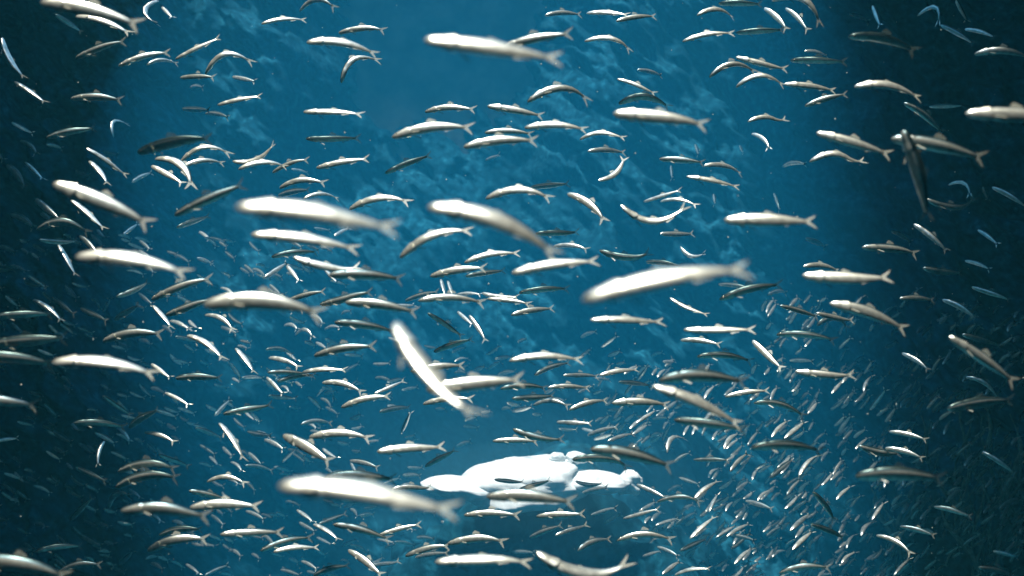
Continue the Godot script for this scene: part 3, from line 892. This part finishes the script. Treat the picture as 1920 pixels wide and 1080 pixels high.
func build_shoal() -> void:
	rng.seed = 2024
	var order := []
	for i in SHOAL.size():
		var r: Array = SHOAL[i]
		order.append([Vector2(r[0], r[1]).distance_to(Vector2(r[2], r[3])), i])
	order.sort_custom(func(a, b): return a[0] > b[0])
	var single := {}
	for k in mini(300, order.size()): single[order[k][1]] = true
	# who stands where, for the labels
	var marks := []
	for i in SHOAL.size():
		var r: Array = SHOAL[i]
		var key := Vector2i(r[0], r[1])
		if KNOWN.has(key): marks.append([i, Vector2(r[0] + r[2], r[1] + r[3]) / 2.0, KNOWN[key][1]])
	var cells := {}
	for i in SHOAL.size():
		var r: Array = SHOAL[i]
		if not single.has(i) or KNOWN.has(Vector2i(r[0], r[1])): continue
		var c := Vector2(r[0] + r[2], r[1] + r[3]) / 2.0
		var best := 0
		for k in marks.size():
			if c.distance_to(marks[k][1]) < c.distance_to(marks[best][1]): best = k
		var way: Vector2 = c - marks[best][1]
		var sector := posmod(roundi(way.angle() / (TAU / 8.0)), 8)
		var key := Vector2i(best, sector)
		if not cells.has(key): cells[key] = []
		cells[key].append([way.length(), i])
	var ways := ["right of", "below right of", "below", "below left of", "left of", "above left of", "above", "above right of"]
	var ranks := ["nearest", "second nearest", "third nearest", "fourth nearest", "fifth nearest", "sixth nearest", "seventh nearest", "eighth nearest", "ninth nearest", "tenth nearest"]
	var labels := {}
	for key in cells:
		var list: Array = cells[key]
		list.sort_custom(func(a, b): return a[0] < b[0])
		for k in list.size():
			labels[list[k][1]] = "%s, %s %s %s" % [look_of(SHOAL[list[k][1]]), ranks[mini(k, 9)], ways[key.y], marks[key.x][2]]
	var tiny := []
	for i in SHOAL.size():
		var r: Array = SHOAL[i]
		if not single.has(i):
			tiny.append(r)
			continue
		var o := build_fish(r, rng)
		var key := Vector2i(r[0], r[1])
		tag(o, KNOWN[key][0] if KNOWN.has(key) else labels[i], "fish", "silver fish of the shoal")
	build_specks()
	# the smallest fish, and the far part of the shoal that nobody could count
	rng.seed = 77
	for k in 1300:
		var x: float
		var y: float
		var ang: float
		var len_ := rng.randf_range(16, 36)
		if k < 860:
			x = rng.randf_range(1120, 1960)
			y = lerpf(560, 1100, pow(rng.randf(), 0.8))
			if x < 1420 and y < 700: continue
			if x < 1300 and y > 840 and y < 960: continue
			ang = deg_to_rad(rng.randf_range(-62, -30))
		elif k < 1160:
			x = rng.randf_range(-20, 620)
			y = rng.randf_range(430, 1090)
			ang = deg_to_rad(rng.randf_range(12, 48))
		else:
			x = rng.randf_range(600, 1250)
			y = rng.randf_range(640, 1090)
			if x > 780 and x < 1220 and y > 820 and y < 960: continue
			ang = deg_to_rad(rng.randf_range(-35, 15))
		var d := Vector2(cos(ang), sin(ang)) * len_
		tiny.append([x, y, x + d.x, y + d.y, rng.randf_range(-4, 6), rng.randf_range(20, 30) if rng.randf() < 0.14 else rng.randf_range(0, 12)])
	var v := PackedVector3Array()
	var n := PackedVector3Array()
	var uv := PackedVector2Array()
	var idx := PackedInt32Array()
	var ts := rings(9)
	for r in tiny:
		var got := swimmer_of(r, rng)
		body_into(got[0], ts, 8, v, n, uv, idx, got[1])
		fin_into(got[0], [TAIL[0], TAIL[3], TAIL[6], TAIL[9], TAIL[12]], 0.0025, v, n, uv, idx, got[1])
	var o := put(to_mesh(v, n, idx, uv), "distant_shoal", mats.skin)
	tag(o, "far small fish of the shoal, tiny glinting dashes, densest at lower right", "shoal", "", "stuff")


# drifting specks in the water
func build_specks() -> void:
	rng.seed = 9
	var v := PackedVector3Array()
	var idx := PackedInt32Array()
	for k in 260:
		var c := at(Vector2(rng.randf_range(0, 1920), rng.randf_range(0, 1080)), rng.randf_range(2.2, 5.5))
		var s := v.size()
		for d in [Vector3.UP, Vector3.RIGHT, Vector3.BACK, Vector3.LEFT, Vector3.FORWARD, Vector3.DOWN]:
			v.append(c + d * rng.randf_range(0.0006, 0.0022))
		for i in 4:
			var a := s + 1 + i
			var b := s + 1 + (i + 1) % 4
			idx.append_array(PackedInt32Array([s, a, b, s + 5, b, a]))
	var o := put(to_mesh(v, normals_of(v, idx), idx), "suspended_specks", mats.speck)
	tag(o, "tiny pale specks drifting in the water", "specks", "", "stuff")
